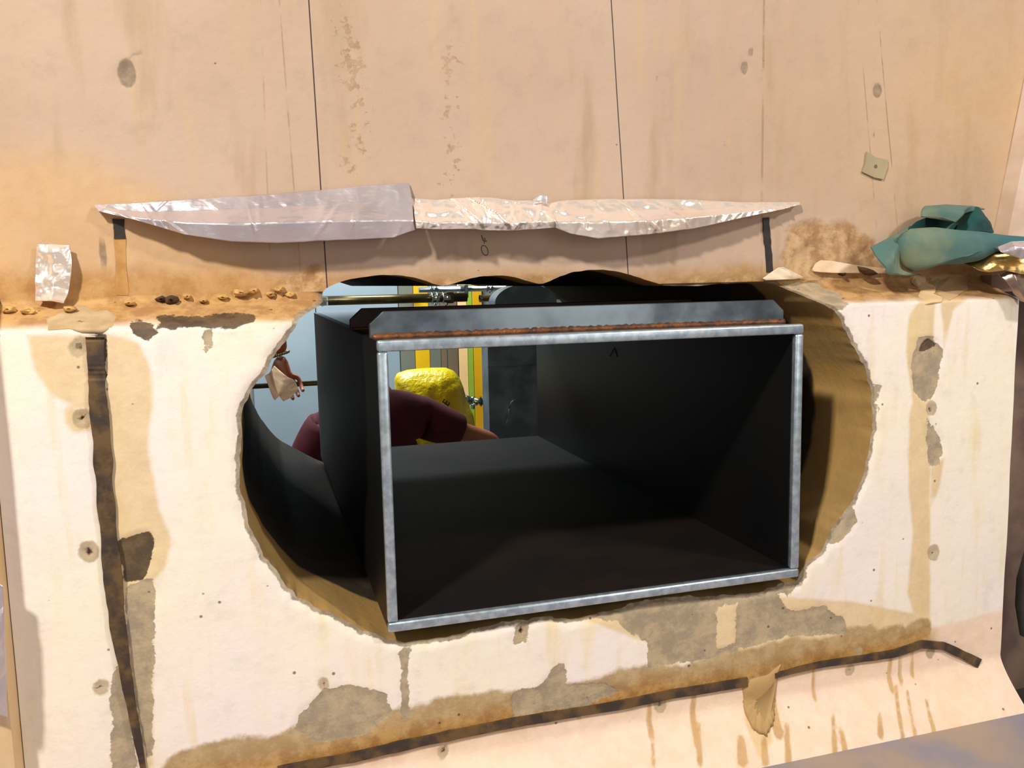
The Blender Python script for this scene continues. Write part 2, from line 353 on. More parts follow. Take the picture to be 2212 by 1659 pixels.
def ln(u0,v0,u1,v1,wd,col=(60,45,50),op=.9): return (x0u(u0,v0),z0u(u0,v0),x0u(u1,v1),z0u(u1,v1),wd,col,op)
M_up=wallmat('raw_concrete',((186,160,138),(194,168,147),(178,152,126)),[
  ('warmlight_tan',(208,166,112),(214,176,124),.03,.03,8,.6,0),
  ('brown',(170,122,62),(190,148,92),.016,.02,20,.85,-.3),
  ('rough',(206,170,124),(158,116,72),.006,.025,26,.85,-3),
  ('pit',(150,118,88),(176,146,114),.004,.13,85,.7,-1.2),
  ('spot',(112,96,78),(150,132,108),.0012,.004,60,.8,-.5)],
  dots=(36,.05,.9),bumps=.32,
  lines=[ln(667,0,708,640,.0008,(48,30,42),.95),ln(1320,0,1357,590,.0008,(58,48,52),.95),ln(565,60,578,420,.0009,(150,120,92),.45),ln(612,110,636,420,.0009,(140,112,90),.5),
   ln(1650,0,1646,440,.0018,(150,120,92),.6),ln(1858,60,1884,380,.001,(140,110,80),.5),ln(1898,40,1938,490,.001,(130,100,72),.6)],streak=((202,168,124),.3))
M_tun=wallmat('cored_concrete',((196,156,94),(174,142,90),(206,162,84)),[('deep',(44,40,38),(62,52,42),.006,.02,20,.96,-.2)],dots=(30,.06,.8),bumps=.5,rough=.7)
M_ret=simple('tan_plaster',(214,178,128),(224,192,150),12,.8)
def addattr(me,A):
    for k,v in A.items():
        a=me.attributes.new(k,'FLOAT','POINT'); a.data.foreach_set('value',np.asarray(v,np.float32))
# --- the wall as one height field, split into the painted lower part and the bare upper part
GX,GZ,GF,rim,gup=grid(x_all,z_all)
def sub(sel):
    f=GF[sel]; u=np.unique(f); mp=-np.ones(len(GX),int); mp[u]=np.arange(len(u)); return u,mp[f]
uL,Fc=sub(~gup); uU,Fu=sub(gup)
X,Z=GX[uL],GZ[uL]; A=attrs_lower(X,Z); Yv=Hfull(X,Z,A); GY=np.zeros(len(GX))
Xu,Zu=GX[uU],GZ[uU]
Su=lambda pts:sdf(np.array([P(u,v,YU)[[0,2]] for u,v in pts]),Xu,Zu)
Au={}
Au['brown']=(.022-(Zu-ZB))+.014*vnoise(Xu,Zu,5,41)-.012*sm(.15,.25,Xu)*(1-sm(.55,.65,Xu))+.004+.007*(1-sm(0,.12,Xu))
Au['warmlight_tan']=np.maximum(.16-(Zu-ZB)-.25*sm(-.2,.2,Xu),.12*(.12-np.hypot((Xu-1.1)*.6,Zu-1.9)))  # warm light at the left painted as a tan tone, plus a tan patch
Au['rough']=np.maximum(Su([(1700,500),(1740,478),(1830,482),(1890,520),(1900,600),(1690,600)]),Su([(600,620),(640,590),(690,565),(705,600),(700,640),(590,640)]))
Au['rough']=np.maximum(Au['rough'],.012-(Zu-ZB)+.01*vnoise(Xu,Zu,20,47)-.02*(Xu<.1))
Au['pit']=np.maximum.reduce([.03-segd(np.array([P(u,v,YU)[[0,2]] for u,v in [(745,40),(770,180),(790,260),(760,340)]]),Xu,Zu),.018-segd(np.array([P(u,v,YU)[[0,2]] for u,v in [(970,100),(965,240),(975,400)]]),Xu,Zu),.012-segd(np.array([P(u,v,YU)[[0,2]] for u,v in [(1545,230),(1570,330),(1580,420)]]),Xu,Zu),.008-segd(np.array([P(u,v,YU)[[0,2]] for u,v in [(1645,60),(1640,400)]]),Xu,Zu)])-.026+.012*vnoise(Xu,Zu,26,43)
sp=-np.full(Xu.shape,.1)
for (u,v,a,b) in [(274,158,16,27),(1608,147,10,15),(1622,113,7,10),(1896,195,14,18),(310,112,8,4),(295,116,6,3),(1420,170,5,6),(1046,655,1,1),(222,545,6,35),(1888,290,3,8)]:
    c=P(u,v,YU); sp=np.maximum(sp,(1-np.hypot((Xu-c[0])/(a/1700),(Zu-c[2])/(b/1700)))*min(a,b)/1700)
Au['spot']=sp
yu=YU+vnoise(Xu,Zu,7,51)*.0012-.006*sm(-.002,.006,Au['rough'])*vnoise(Xu,Zu,55,52,4)+.002*sm(0,.003,sp)
yu=np.where(Xu<XR,Hfull(Xu,Zu,None)*(1-sm(ZJ,ZJ+.016,Zu))+yu*sm(ZJ,ZJ+.016,Zu),yu)
GY[uL]=Yv; GY[uU]=yu; Yv=GY[uL]
wf=mk('wall_front',np.stack([X,Yv,Z],1),Fc,M_low,None,True); addattr(wf.data,A); tag(wf,'cream painted plaster wall with the cored opening and ledge','wall',kind='structure')
wb=mk('wall_back',np.stack([Xu,yu,Zu],1),Fu,M_up,None,True); addattr(wb.data,Au); tag(wb,'bare concrete wall set back above the ledge','wall',kind='structure')
# --- lining of the opening (inner face of the drilled cores)
V=[];Fq=[]
lay=[(0,0),(.006,.25),(.02,.7),(.05,1),(.10,1),(.14,1),(.2,1),(.4,1),(.8,1),(1,1)]
def lining(X,Yv,Z,rim):
    ids=sorted({i for e in rim for i in e}); mp={i:k for k,i in enumerate(ids)}; ids=np.array(ids)
    sx,sz=nearest(OS,X[ids],Z[ids]); n=len(ids); base=len(V)
    for (t,f) in lay:
        for k,i in enumerate(ids):
            x=X[i]*(1-f)+sx[k]*f; z=Z[i]*(1-f)+sz[k]*f
            wob=.0 if t<.04 else .0025*math.sin(t*17+x*3)
            V.append((x,Yv[i]+(TH-Yv[i])*t,z+wob*0))
    for l in range(len(lay)-1):
        for a,b in rim: 
            a_,b_=mp[a]+base+l*n,mp[b]+base+l*n; Fq.append((b_,a_,a_+n,b_+n))
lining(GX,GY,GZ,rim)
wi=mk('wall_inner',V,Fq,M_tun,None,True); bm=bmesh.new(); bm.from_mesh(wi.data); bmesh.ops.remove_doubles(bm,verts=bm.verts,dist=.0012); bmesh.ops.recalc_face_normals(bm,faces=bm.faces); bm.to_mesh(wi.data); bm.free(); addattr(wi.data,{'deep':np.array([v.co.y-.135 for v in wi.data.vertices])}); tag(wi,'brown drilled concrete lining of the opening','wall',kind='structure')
# rest of the wall body : top, back room face with the same opening
bm=bmesh.new()
xo0,xo1,zo0,zo1=-2.2,3.0,0,2.6
no=len(OS); oc=OS.mean(0); vs_i=[bm.verts.new((p[0],TH,p[1])) for p in OS[::4]]
def outer(p):
    d=p-oc; t=min([(xo1-oc[0])/d[0] if d[0]>0 else 9e9,(xo0-oc[0])/d[0] if d[0]<0 else 9e9,(zo1-oc[1])/d[1] if d[1]>0 else 9e9,(zo0-oc[1])/d[1] if d[1]<0 else 9e9]); return oc+d*t
vs_o=[bm.verts.new((outer(p)[0],TH,outer(p)[1])) for p in OS[::4]]
for k in range(len(vs_i)):
    j=(k+1)%len(vs_i); bm.faces.new((vs_i[k],vs_i[j],vs_o[j],vs_o[k]))
M_gray=simple('grey_panel',(128,134,132),(140,146,144),2,.6,bump=.05)
o=fromb('wall_room_side',bm,simple('back_concrete',(130,122,110),(112,104,94),8,.85)); tag(o,kind='structure')
# floor in front, side returns, recess at the right, neighbour block at the left
M_floor=simple('grey_floor',(142,138,150),(170,150,134),6,.6,bump=.3,lo=.4,hi=.7)
bm=bmesh.new(); box(bm,-1.4,2.4,-2.2,-.05,ZFL-.12,ZFL); tag(fromb('floor',bm,M_floor),kind='structure')
bm=bmesh.new(); box(bm,XL-.74,XL-.001,-.03,.3,ZFL,ZB+.006,.004); tag(fromb('wall_left',bm,M_ret),kind='structure')
bm=bmesh.new(); box(bm,XR-.02,XR-.0005,.004,.4,ZFL,ZF-.004); tag(fromb('trim_1',bm,M_ret),kind='structure')
M_brown=simple('brown_concrete',(150,122,104),(112,92,84),9,.8)
bm=bmesh.new(); box(bm,XR,2.4,.16,.4,ZFL-.1,ZB+.02); tag(fromb('wall_recess',bm,M_brown),kind='structure')
bm=bmesh.new(); box(bm,XR-.001,2.4,.05,.16,ZB-.02,ZB+.006); tag(fromb('trim_2',bm,M_brown),kind='structure')
# slanting wall at the far right, above the ledge
a=[P(2214,165,YU),P(2146,505,YU),P(2140,560,YU)]; dx=np.array([.5,-.16,0])
V=[a[0]+(a[0]-a[1])*.6,a[1],a[2]]; V=[v-np.array([-.006,.022,0]) for v in V]; V+= [v+dx for v in V]+[v+np.array([-.006,.022,0]) for v in V]+[v+dx+np.array([-.006,.022,0]) for v in V]
wr=mk('wall_right',V,[(0,1,4,3),(1,2,5,4),(6,9,10,7),(7,10,11,8),(0,6,7,1),(1,7,8,2),(3,4,10,9),(4,5,11,10),(0,3,9,6),(2,8,11,5)],simple('pink_concrete',(222,198,178),(200,172,148),10,.8)); tag(wr,kind='structure')
# ================================================================== STEEL SLEEVE
M_blk=simple('dark_mill_steel',(13,13,15),(20,18,16),7,.45,.15,.12,spec=.5,st=(6,1,1))
M_rust=simple('rusty_steel',(124,74,34),(74,44,26),60,.5,.3,.6,.0015)
M_rim=simple('ground_steel_edge',(206,220,230),(170,186,198),90,.36,.8,.12,.0004)  # cool light on the rim is put into the steel's blue-white colour
M_fl=simple('blue_grey_steel',(138,152,162),(84,92,100),9,.3,.8,.12,.0008)
M_flb=simple('brown_steel',(66,42,34),(50,34,30),14,.5,.3,.2)
BX0,BX1,BZ0,BZ1=.133,.706,1.2315,1.5835; BY0,BY1=-.010,1.10; T=.0115
sl=thing('steel_sleeve',((BX0+BX1)/2,0,BZ0),'large black rectangular steel sleeve standing in the drilled opening','duct sleeve')
def bxo(n,a,mat,par,bev=.0008):
    bm=bmesh.new(); box(bm,*a,bev); return fromb(n,bm,mat,par)
yb=BY0+.006
bxo('side_panel',(BX0,BX0+T,yb,BY1,BZ0,BZ1),M_blk,sl); bxo('side_panel',(BX1-T,BX1,yb,BY1,BZ0,BZ1),M_blk,sl)
tp=bxo('top_panel',(BX0+T,BX1-T,yb,BY1,BZ1-T,BZ1),simple('rust_brown_top',(98,72,52),(70,52,42),30,.3,.7,.2),sl); bxo('bottom_panel',(BX0+T,BX1-T,yb,BY1,BZ0,BZ0+T),simple('rust_film_steel',(28,16,9),(12,9,8),9,.75,0,.1,spec=.25),sl)
def rimbar(name,pts,dirs):
    """bright edge bar with two small grooves"""
    return
for nm,(x0,x1,z0,z1) in (('rim',(BX0-.001,BX1+.001,BZ1-T-.001,BZ1+.001)),('rim',(BX0-.001,BX1+.001,BZ0-.001,BZ0+T)),('rim',(BX0-.001,BX0+T,BZ0+T,BZ1-T-.001)),('rim',(BX1-T,BX1+.001,BZ0+T,BZ1-T-.001))):
    bm=bmesh.new(); box(bm,x0,x1,BY0-.004,yb,z0,z1,.0032); o=fromb(nm,bm,M_rim,sl,True); o['label']='bright ground steel edge of the sleeve mouth'
# weld bead behind the top rim
def bead(x0,x1,y,z,r,mat,par,n=160):
    bm=bmesh.new(); pts=[];rr=[]
    for i in range(n):
        t=i/(n-1); pts.append((x0+(x1-x0)*t,y+.0006*math.sin(i*1.7),z+.0006*math.sin(i*2.3+1))); rr.append(r*(.75+.35*abs(math.sin(i*.9))+.15*random.random()))
    tube(bm,pts,rr,8); o=fromb('weld_bead',bm,mat,par,True); return o
def flange(y,u0,u1,ch,hgt,mat,br=.0026):
    x0=P(u0,715,y)[0]; x1=P(u1,690,y)[0]; z0=BZ1; z1=z0+hgt; c=ch; th=.009
    V=[(x0,z0),(x1,z0),(x1,z1-c*.9),(x1-c,z1),(x0+c,z1),(x0,z1-c*.9)]
    bm=bmesh.new(); A_=[bm.verts.new((x,y,z)) for x,z in V]; B_=[bm.verts.new((x,y+th,z)) for x,z in V]
    bm.faces.new(A_); bm.faces.new(B_[::-1])
    for k in range(6): bm.faces.new((A_[k],A_[(k+1)%6],B_[(k+1)%6],B_[k]))
    bmesh.ops.bevel(bm,geom=bm.edges[:],offset=.0008,segments=1,affect='EDGES')
    o=fromb('flange',bm,mat,sl); b=bead(x0+.002,x1-.002,y-.001,z0+.001,br,M_rust,o); b['label']='brown bubbled weld along the flange foot'; return o
f1=flange(.045,799,1693,.017,.0325,M_fl,.0046); f1['label']='blue-grey upright plate with cut corners'
f2=flange(.262,757,1512,.018,.031,M_flb); f2['label']='brown upright plate behind the front one'
# scratches chalked inside
bm=bmesh.new()
for p,q in (((1317,768),(1327,750)),((1327,750),(1332,770))):
    a=P(*p,.5);b=P(*q,.5)
xx=BX1-T-.0006
def PX(u,v,Xp):
    r=ray(u,v); return CAM+r*((Xp-CAM[0])/r[0])
for p,q in (((1316,770),(1327,750)),((1327,750),(1333,771))):
    a=PX(*p,xx);b=PX(*q,xx); tube(bm,[a,b],.0007,5)
fromb('chalk_mark',bm,M_rim,sl)
# ================================================================== FOIL TAPES
def foil(name,c1,c2,bs=.5,rough=.3,sc=60,met=.9):
    s=NT(name); c=s.mix(s.mr(s.noise(8,3),.4,.6),lin(c1),lin(c2)); h=s.math('ADD',s.noise(sc,3,.6,st=(.5,1,1)),s.math('MULTIPLY',s.noise(14,3,.5,st=(1.6,1,.5)),2.2))
    s.bump(h,bs,.003); return s.out(c,rough,met,.5)
M_foil=foil('aluminium_foil',(236,226,228),(214,204,208),.55,.33,60,.72)
M_foilw=foil('glare_foil',(255,244,234),(250,232,216),.75,.3,45,.66)  # paler copy of the foil, bright warm reflection put into its colour
fy=YU-.0015
t1=sheet('foil_tape',[[(204,443,fy),(300,438,fy),(400,431,fy),(500,425,fy),(600,419,fy),(690,411,fy),(780,402,fy),(862,396,fy),(884,397,fy)],
 [(206,447,.066),(300,458,.064),(400,456,.062),(500,452,.056),(600,448,.055),(690,442,.054),(780,437,.054),(862,432,.054),(890,434,.054)],
 [(209,450,.063),(300,472,.050),(400,482,.040),(500,485,.035),(600,482,.032),(690,479,.032),(780,477,.032),(860,476,.034),(893,478,.036)],
 [(213,456,.060),(300,477,.050),(400,507,.042),(500,522,.040),(600,525,.038),(690,521,.038),(780,518,.038),(850,514,.040),(897,497,.042)]],300,40,M_foil,.0011,26,.0005,seed=3,smoothrows=False,fine=.25,crease=(16,.0028))
tag(t1,'left strip of silver foil tape, dull grey with a tan sagging lower fold','tape','foil tape strips above the opening')
t2=sheet('foil_tape',[[(884,428,fy-.0008),(940,432,fy-.0008),(1010,426,fy-.0008),(1060,427,fy-.0008),(1100,433,fy-.0008),(1160,434,fy-.0008),(1190,438,fy-.0008)],
 [(893,450,.052),(940,452,.056),(1010,450,.054),(1060,450,.053),(1100,452,.056),(1160,452,.052),(1192,455,.050)],
 [(897,478,.035),(940,482,.033),(1010,482,.032),(1060,482,.033),(1100,483,.032),(1160,480,.034),(1195,480,.033)],
 [(898,494,.038),(940,496,.036),(1010,495,.035),(1060,498,.036),(1100,499,.036),(1160,495,.037),(1200,492,.036)]],200,34,M_foilw,.0035,34,.0005,seed=5,smoothrows=False,fine=.4,crease=(26,.006))
tag(t2,'short middle strip of crumpled bright foil tape','tape','foil tape strips above the opening')
t3=sheet('foil_tape',[[(1180,440,fy-.0016),(1215,433,fy-.0016),(1300,430,fy),(1400,430,fy),(1500,432,fy),(1600,437,fy),(1690,437,fy),(1726,437,fy)],
 [(1182,458,.048),(1215,454,.052),(1300,455,.053),(1400,455,.053),(1500,455,.055),(1600,452,.058),(1690,446,.062),(1726,438.5,.064)],
 [(1182,480,.033),(1215,482,.031),(1300,479,.030),(1400,478,.032),(1500,470,.038),(1600,460,.047),(1690,449,.058),(1726,440,.063)],
 [(1186,487,.036),(1230,505,.036),(1290,516,.036),(1400,507,.036),(1500,494,.041),(1600,471,.046),(1690,452,.056),(1726,442,.062)]],280,36,M_foilw,.0028,24,.0005,seed=8,smoothrows=False,fine=.3,crease=(34,.005))
tag(t3,'right strip of bright creased foil tape tapering to a point','tape','foil tape strips above the opening')
# little upstanding flap and curl
o=sheet('foil_scrap',[[(1150,431,.064),(1168,420,.060),(1181,421,.058)],[(1152,440,.058),(1170,438,.054),(1182,440,.052)]],20,10,M_foil,.001,60,.0004,seed=11); tag(o,'small silver foil flap sticking up where two tapes overlap','foil')
o=sheet('foil_scrap',[[(80,528,fy-.001),(118,528,fy-.001),(152,530,fy-.001)],[(78,570,.066),(115,570,.058),(156,572,.060)],[(78,620,.066),(115,620,.056),(150,622,.060)],[(78,650,.062),(112,650,.050),(140,655,.052)]],50,60,M_foilw,.006,30,.0005,seed=12); tag(o,'small crinkled foil piece stuck upright at the left end of the ledge','foil')
# ================================================================== BLACK STRIPS
M_black=simple('black_sealing_tape',(24,20,24),(44,36,32),50,.6,0,.4,.001)
M_dirty=simple('dirty_dark_strip',(58,46,38),(104,78,44),30,.65,0,.5,.0015,lo=.4,hi=.62)
from mathutils.kdtree import KDTree
KD=KDTree(len(GX))
for i in range(len(GX)): KD.insert((GX[i],GZ[i],0),i)
KD.balance()
def wallY(x,z): return min(GY[i] for _,i,_ in KD.find_n((x,z,0),4))
def strip(name,pts,w,off,th,mat,yf=None,n=60,wn=.0006,seed=1,tap=None):
    """flat strip following pixel points on the wall"""
    C_=interp([ (surf(u,v) if yf is None else P(u,v,yf)) for u,v in pts],n); V=[];Fc=[]
    for i,c in enumerate(C_):
        d=C_[min(i+1,n-1)]-C_[max(i-1,0)]; d=d/np.linalg.norm(d); s_=np.array([-d[2],0,d[0]]); 
        ww=w*(tap(i/(n-1)) if tap else 1)/2*(1+.22*float(vnoise(i*.11,seed*3.1,1,seed,3)))
        c=c.copy()
        if yf is None: c[1]=wallY(c[0],c[2])
        yo=c[1]-.0009 if yf is None else c[1]-off
        for a,b in ((-1,0),(1,0),(1,1),(-1,1)): V.append(c+s_*a*ww+np.array([0,(yo-c[1])-th*(1-b)+.0002,0]))
    for i in range(n-1):
        for k in range(4): Fc.append((4*i+k,4*i+(k+1)%4,4*i+4+(k+1)%4,4*i+4+k))
    Fc+= [(3,2,1,0),(4*n-4,4*n-3,4*n-2,4*n-1)]
    o=mk(name,V,Fc,mat,None); bm=bmesh.new(); bm.from_mesh(o.data); bmesh.ops.recalc_face_normals(bm,faces=bm.faces); bm.to_mesh(o.data); bm.free(); return o
o=strip('sealing_strip',[(1654,470),(1656,510),(1660,550),(1662,588)],.0105,.0,.0015,M_black,YU,seed=2); tag(o,'short black tape strip hanging on the concrete right of the foil','strip')
o=strip('sealing_strip',[(256,473),(257,495),(259,516)],.0125,0,.0012,M_black,YU,n=20); tag(o,'short black tape square under the left foil corner','strip')
o=strip('paint_brushmark',[(259,516),(261,560),(264,638)],.0125,0,.0004,simple('tan_stripe',(176,128,66),(196,150,92),30,.8),YU,n=30); tag(o,'tan vertical band below the short black tape at left','band')
o=strip('sealing_strip',[(206,728),(211,850),(221,950),(227,1060),(238,1180),(255,1350),(280,1500),(303,1620),(318,1700)],.0165,-.004,.003,M_dirty,seed=3,n=200,tap=lambda t:1.05-.75*max(0,t-.55)/.45); tag(o,'long dark vertical sealing strip down the left of the painted wall','strip')
o=strip('sealing_strip',[(600,1664),(690,1646),(765,1632),(857,1611),(967,1588),(1114,1558),(1224,1540),(1334,1522),(1452,1497),(1519,1487),(1591,1475),(1612,1471)],.0125,0,.0035,M_dirty,seed=5,n=220); tag(o,'long dark horizontal sealing strip below the opening','strip')
o=strip('sealing_strip',[(1672,1458),(1720,1445),(1773,1433),(1837,1424),(1928,1410),(1988,1390),(2036,1394),(2075,1412),(2112,1431)],.0125,0,.004,M_dirty,seed=7,n=110,tap=lambda t:.55+.6*t); tag(o,'dark sealing strip at lower right with its loose end curling down','strip')
# ================================================================== ROOM BEHIND
FB=0.0; YF=3.45
def st(n,a,mat):
    bm=bmesh.new(); box(bm,*a); return tag(fromb(n,bm,mat),kind='structure')
st('floor',(-2.2,3.0,TH,YF+.3,-.05,0),simple('dark_floor',(84,84,82),(104,102,98),4,.6)).name='floor_room'
st('ceiling',(-2.2,3.0,TH,YF+.3,2.9,2.95),simple('room_ceiling',(150,150,148),(160,160,158),4,.9))
st('wall_room_left',(-2.25,-2.2,TH,YF+.3,0,2.9),M_gray); st('wall_room_right',(3.0,3.05,TH,YF+.3,0,2.9),M_gray); st('wall_room_far',(-2.2,3.0,YF,YF+.06,0,2.9),simple('room_far_wall',(104,108,102),(112,116,110),3,.7))
def board(name,u0,u1,mat,lab,cat,grp=None,zt=2.6,yy=YF,th=.02):
    x0=P(u0,700,yy)[0]; x1=P(u1,700,yy)[0]; bm=bmesh.new(); box(bm,x0,x1,yy-th,yy,.02,zt,.002); o=fromb(name,bm,mat); return tag(o,lab,cat,grp)
M_yel=simple('yellow_board',(226,176,12),(214,164,8),5,.5,bump=.05)
M_pg=simple('pale_panel',(132,144,150),(140,152,156),2,.5,bump=.03); M_og=simple('olive_panel',(104,106,92),(112,112,98),3,.55,bump=.03)
board('wall_panel',540,682,M_pg,'pale blue-grey wall panel seen through the gap left of the sleeve','panel',zt=2.7)
board('wall_panel',684,860,M_pg,'light grey panel left of the thin seam above the sleeve','panel',zt=2.7)
board('wall_panel',862,893,M_og,'narrow dark olive panel between the grey seam and first yellow board','panel')
board('painted_board',894,925,M_yel,'yellow vertical board left of the grey and brown panels','board','coloured boards on the far wall')
board('wall_panel',926,949,M_og,'dark grey-olive panel just right of the first yellow board','panel')
board('wall_panel',950,986,simple('brown_panel',(126,100,72),(110,92,70),5,.6),'brown panel with black marks behind the thin chrome rod','panel')
board('painted_board',988,1007,simple('peach_board',(250,206,140),(244,196,128),4,.5,bump=.03),'peach vertical board beside the green one','board','coloured boards on the far wall')
board('painted_board',1008,1019,simple('green_board',(150,176,54),(142,166,48),4,.5,bump=.03),'narrow green board between peach and gold boards','board','coloured boards on the far wall')
board('painted_board',1020,1040,simple('gold_board',(222,164,14),(208,150,10),4,.45,bump=.03),'gold board right of the narrow green one','board','coloured boards on the far wall')
M_chr=simple('bright_chrome',(200,206,208),(170,176,180),20,.16,1,.05)
M_tubeb=simple('olive_bronze_tube',(96,82,50),(70,60,40),10,.3,.75,.1)
M_tubes=simple('silver_tube',(206,214,220),(180,190,198),12,.22,1,.08)
def pipe(name,p0,p1,r,mat,lab,cat,grp=None,hollow=False):
    c=thing(name,tuple((np.array(p0)+np.array(p1))/2),lab,cat,grp); bm=bmesh.new(); tube(bm,[p0,p1],r,20); fromb('tube_body',bm,mat,c,True); return c
def coupler(p,r,par,mat=M_chr,ax=0,name='clamp'):
    c=bmesh.new(); p=np.array(p)
    for dx in (-.011,.011):
        a=p.copy();b=p.copy(); a[0]+=dx-.003; b[0]+=dx+.003; tube(c,[a,b],r*1.28,20)
    box(c,p[0]-.016,p[0]+.016,p[1]-r*1.9,p[1]-r*1.1,p[2]-r*.5,p[2]+r*.5,.002); tube(c,[(p[0],p[1]-r*2.8,p[2]),(p[0],p[1]-r*1.8,p[2])],r*.3,6)
    tube(c,[(p[0],p[1]-r,p[2]-r*1.6),(p[0],p[1]-r,p[2]-r*1.1)],r*.35,8)
    return fromb(name,c,mat,par,True)
yp=2.55
a=P(690,650,yp); b=P(1008,640,yp); b[2]=a[2]
pb=pipe('scaffold_tube',a,b,.0195,M_tubeb,'olive-brown metal tube running level across the gap above the sleeve','tube'); 
for u in (938,962): q=P(u,644,yp); q[2]=a[2]; coupler(q,.0195,pb)
bm=bmesh.new(); q=P(968,644,yp); box(bm,q[0]-.012,q[0]+.02,yp-.024,yp+.024,a[2]-.024,a[2]+.024,.004); fromb('end_sleeve',bm,M_tubeb,pb); bm=bmesh.new(); tube(bm,[(q[0],yp,a[2]),(q[0],YF,a[2])],.010,10); fromb('wall_stay',bm,M_tubeb,pb)
a2=P(905,626,2.75); b2=P(1100,622,2.75); b2[2]=a2[2]; b2[0]=3.0
ps=pipe('scaffold_tube',a2,b2,.0135,M_tubes,'shiny silver tube behind and above the brown one','tube')
for u in (935,1056): q=P(u,624,2.75); q[2]=a2[2]; coupler(q,.0135,ps)
q=P(1003,626,2.7); bm=bmesh.new(); box(bm,q[0]-.009,q[0]+.009,2.66,2.78,q[2]-.035,q[2]+.022,.003); fromb('bracket',bm,M_chr,ps)
a3=P(1036,645,2.5); b3=P(1078,642,2.5); b3[2]=a3[2]; b3[0]=3.0; pt=thing('tube_end',tuple(a3),'short brass-coloured tube end with a dark open mouth beside the silver duct','tube')
bm=bmesh.new(); tube(bm,[a3,b3],.0135,20,False); tube(bm,[a3+np.array([.001,0,0]),b3],.0115,20,False); o=fromb('tube_body',bm,simple('brass',(190,146,66),(150,112,50),20,.25,.9),pt,True); o.data.polygons
bm=bmesh.new(); tube(bm,[a3+np.array([0,0,0]),a3+np.array([.012,0,0])],.0158,20,False); fromb('collar',bm,M_chr,pt,True)
# clear glass-like tube fitting at the left end
q=P(697,651,2.2); bm=bmesh.new(); box(bm,q[0]-.018,q[0]+.018,2.185,2.215,q[2]-.018,q[2]+.016,.003)
s_=NT('clear_plastic'); s_.b.inputs['Transmission Weight'].default_value=.85; s_.b.inputs['IOR'].default_value=1.3; clr=s_.out((.92,.96,1,1),.08)
gf=fromb('clear_fitting',bm,clr); tag(gf,'clear plastic cube fitting on the left end of the brown tube','fitting'); bm=bmesh.new(); tube(bm,[q,a],.004,8); fromb('stem',bm,M_chr,gf,True)
# lower tube gripped by the hand
a4=P(560,834,2.0); b4=P(760,829,2.0); b4[2]=a4[2]; a4[0]=-2.2; pipe('scaffold_tube',a4,b4,.0088,M_tubeb,'thin dark tube with a bright top edge, left of the sleeve','tube')
# vertical thin chrome rod and coupler at right
a5=P(961,600,3.2); b5=P(962,900,3.2); b5[0]=a5[0]; a5[2]=2.9; pipe('thin_rod',a5,b5,.0045,M_chr,'thin chrome rod in front of the brown panel','rod')
q=P(1024,868,2.5); cp=thing('scaffold_coupler',tuple(q),'chrome scaffold coupler beside the yellow bag','coupler')
bm=bmesh.new(); tube(bm,[q+np.array([-.05,.0,.02]),q+np.array([-.012,0,.004])],.017,18); fromb('tube_stub',bm,M_chr,cp,True)
bm=bmesh.new(); tube(bm,[q+np.array([-.006,0,-.03]),q+np.array([-.004,0,.022])],[.008,.011],10); tube(bm,[q+np.array([-.014,-.01,-.012]),q+np.array([.012,-.01,-.008])],.006,8); fromb('bolt',bm,M_chr,cp,True)
bm=bmesh.new(); tube(bm,[q+np.array([.0,0,0]),q+np.array([.018,0,0]),q+np.array([.03,0,0])],[.022,.010,.024],18); tube(bm,[q+np.array([.03,0,0]),(3.0,q[1],q[2])],.016,12); fromb('flare',bm,M_chr,cp,True)
# silver clad duct: arched top, plain sides
M_duct=foil('duct_foil',(128,136,142),(104,112,118),.2,.5,10)
DY=2.32; x0=P(1042,830,DY+.1)[0]; x1=P(1205,830,DY)[0]; zt=P(1115,614,DY)[2]
bm=bmesh.new(); prof=[]; n=26; xm=(x0+.035+x1-.0)/2; 
for k in range(n+1):
    t=math.pi*k/n; prof.append((xm-(x1-x0-.035)/2*math.cos(t), zt-.075+.075*math.sin(t)))
prof=[(x0+.035,zt-.125)]+prof+[(x1,.0),(x0,.0),(x0,zt-.125)]
A_=[bm.verts.new((x,DY,z)) for x,z in prof]; B_=[bm.verts.new((x,DY+.1,z)) for x,z in prof]; bm.faces.new(A_); bm.faces.new(B_[::-1])
for k in range(len(prof)): j=(k+1)%len(prof); bm.faces.new((A_[k],A_[j],B_[j],B_[k]))
for z in (zt-.2,zt-.33): box(bm,x0-.002,x1+.002,DY-.004,DY+.002,z,z+.004)
dct=fromb('clad_duct',bm,M_duct); tag(dct,'grey foil-clad duct with an arched top, standing right of the gold board','duct')
bm=bmesh.new(); pts=[P(1094,915,DY-.01),P(1099,885,DY-.01),P(1104,868,DY-.01),P(1116,858,DY-.01)]; tube(bm,pts,.0028,8); fromb('bright_seam',bm,M_chr,dct,True)
# ================================================================== YELLOW BAG
s=NT('yellow_plastic'); s.bump(s.math('ADD',s.noise(22,4,.6,dist=1.2),s.noise(70,3,.5)),.45,.008); M_bag=s.out(s.mix(s.mr(s.noise(9,3),.35,.65),lin((250,226,8)),lin((240,206,4))),.3,0,.6)
bag=blob('plastic_bag',[(852,818),(858,806),(880,799),(905,796),(935,794),(963,794),(980,801),(992,816),(1000,835),(1006,858),(1014,880),(1021,895),(1024,930),(1010,990),(940,1010),(870,960),(856,880)],1.95,.10,M_bag,seed=4,wr=.012,ws=11,rings=22,n=110)
tag(bag,'crumpled yellow plastic bag standing behind the maroon-shirted person','bag')
cu=bpy.data.curves.new('txt','FONT'); cu.body='RE'; cu.size=.036; cu.extrude=.0006; cu.align_x='RIGHT'
to=bpy.data.objects.new('txt',cu); COL.objects.link(to); bpy.context.view_layer.update(); tm=evald(to); bpy.data.objects.remove(to)
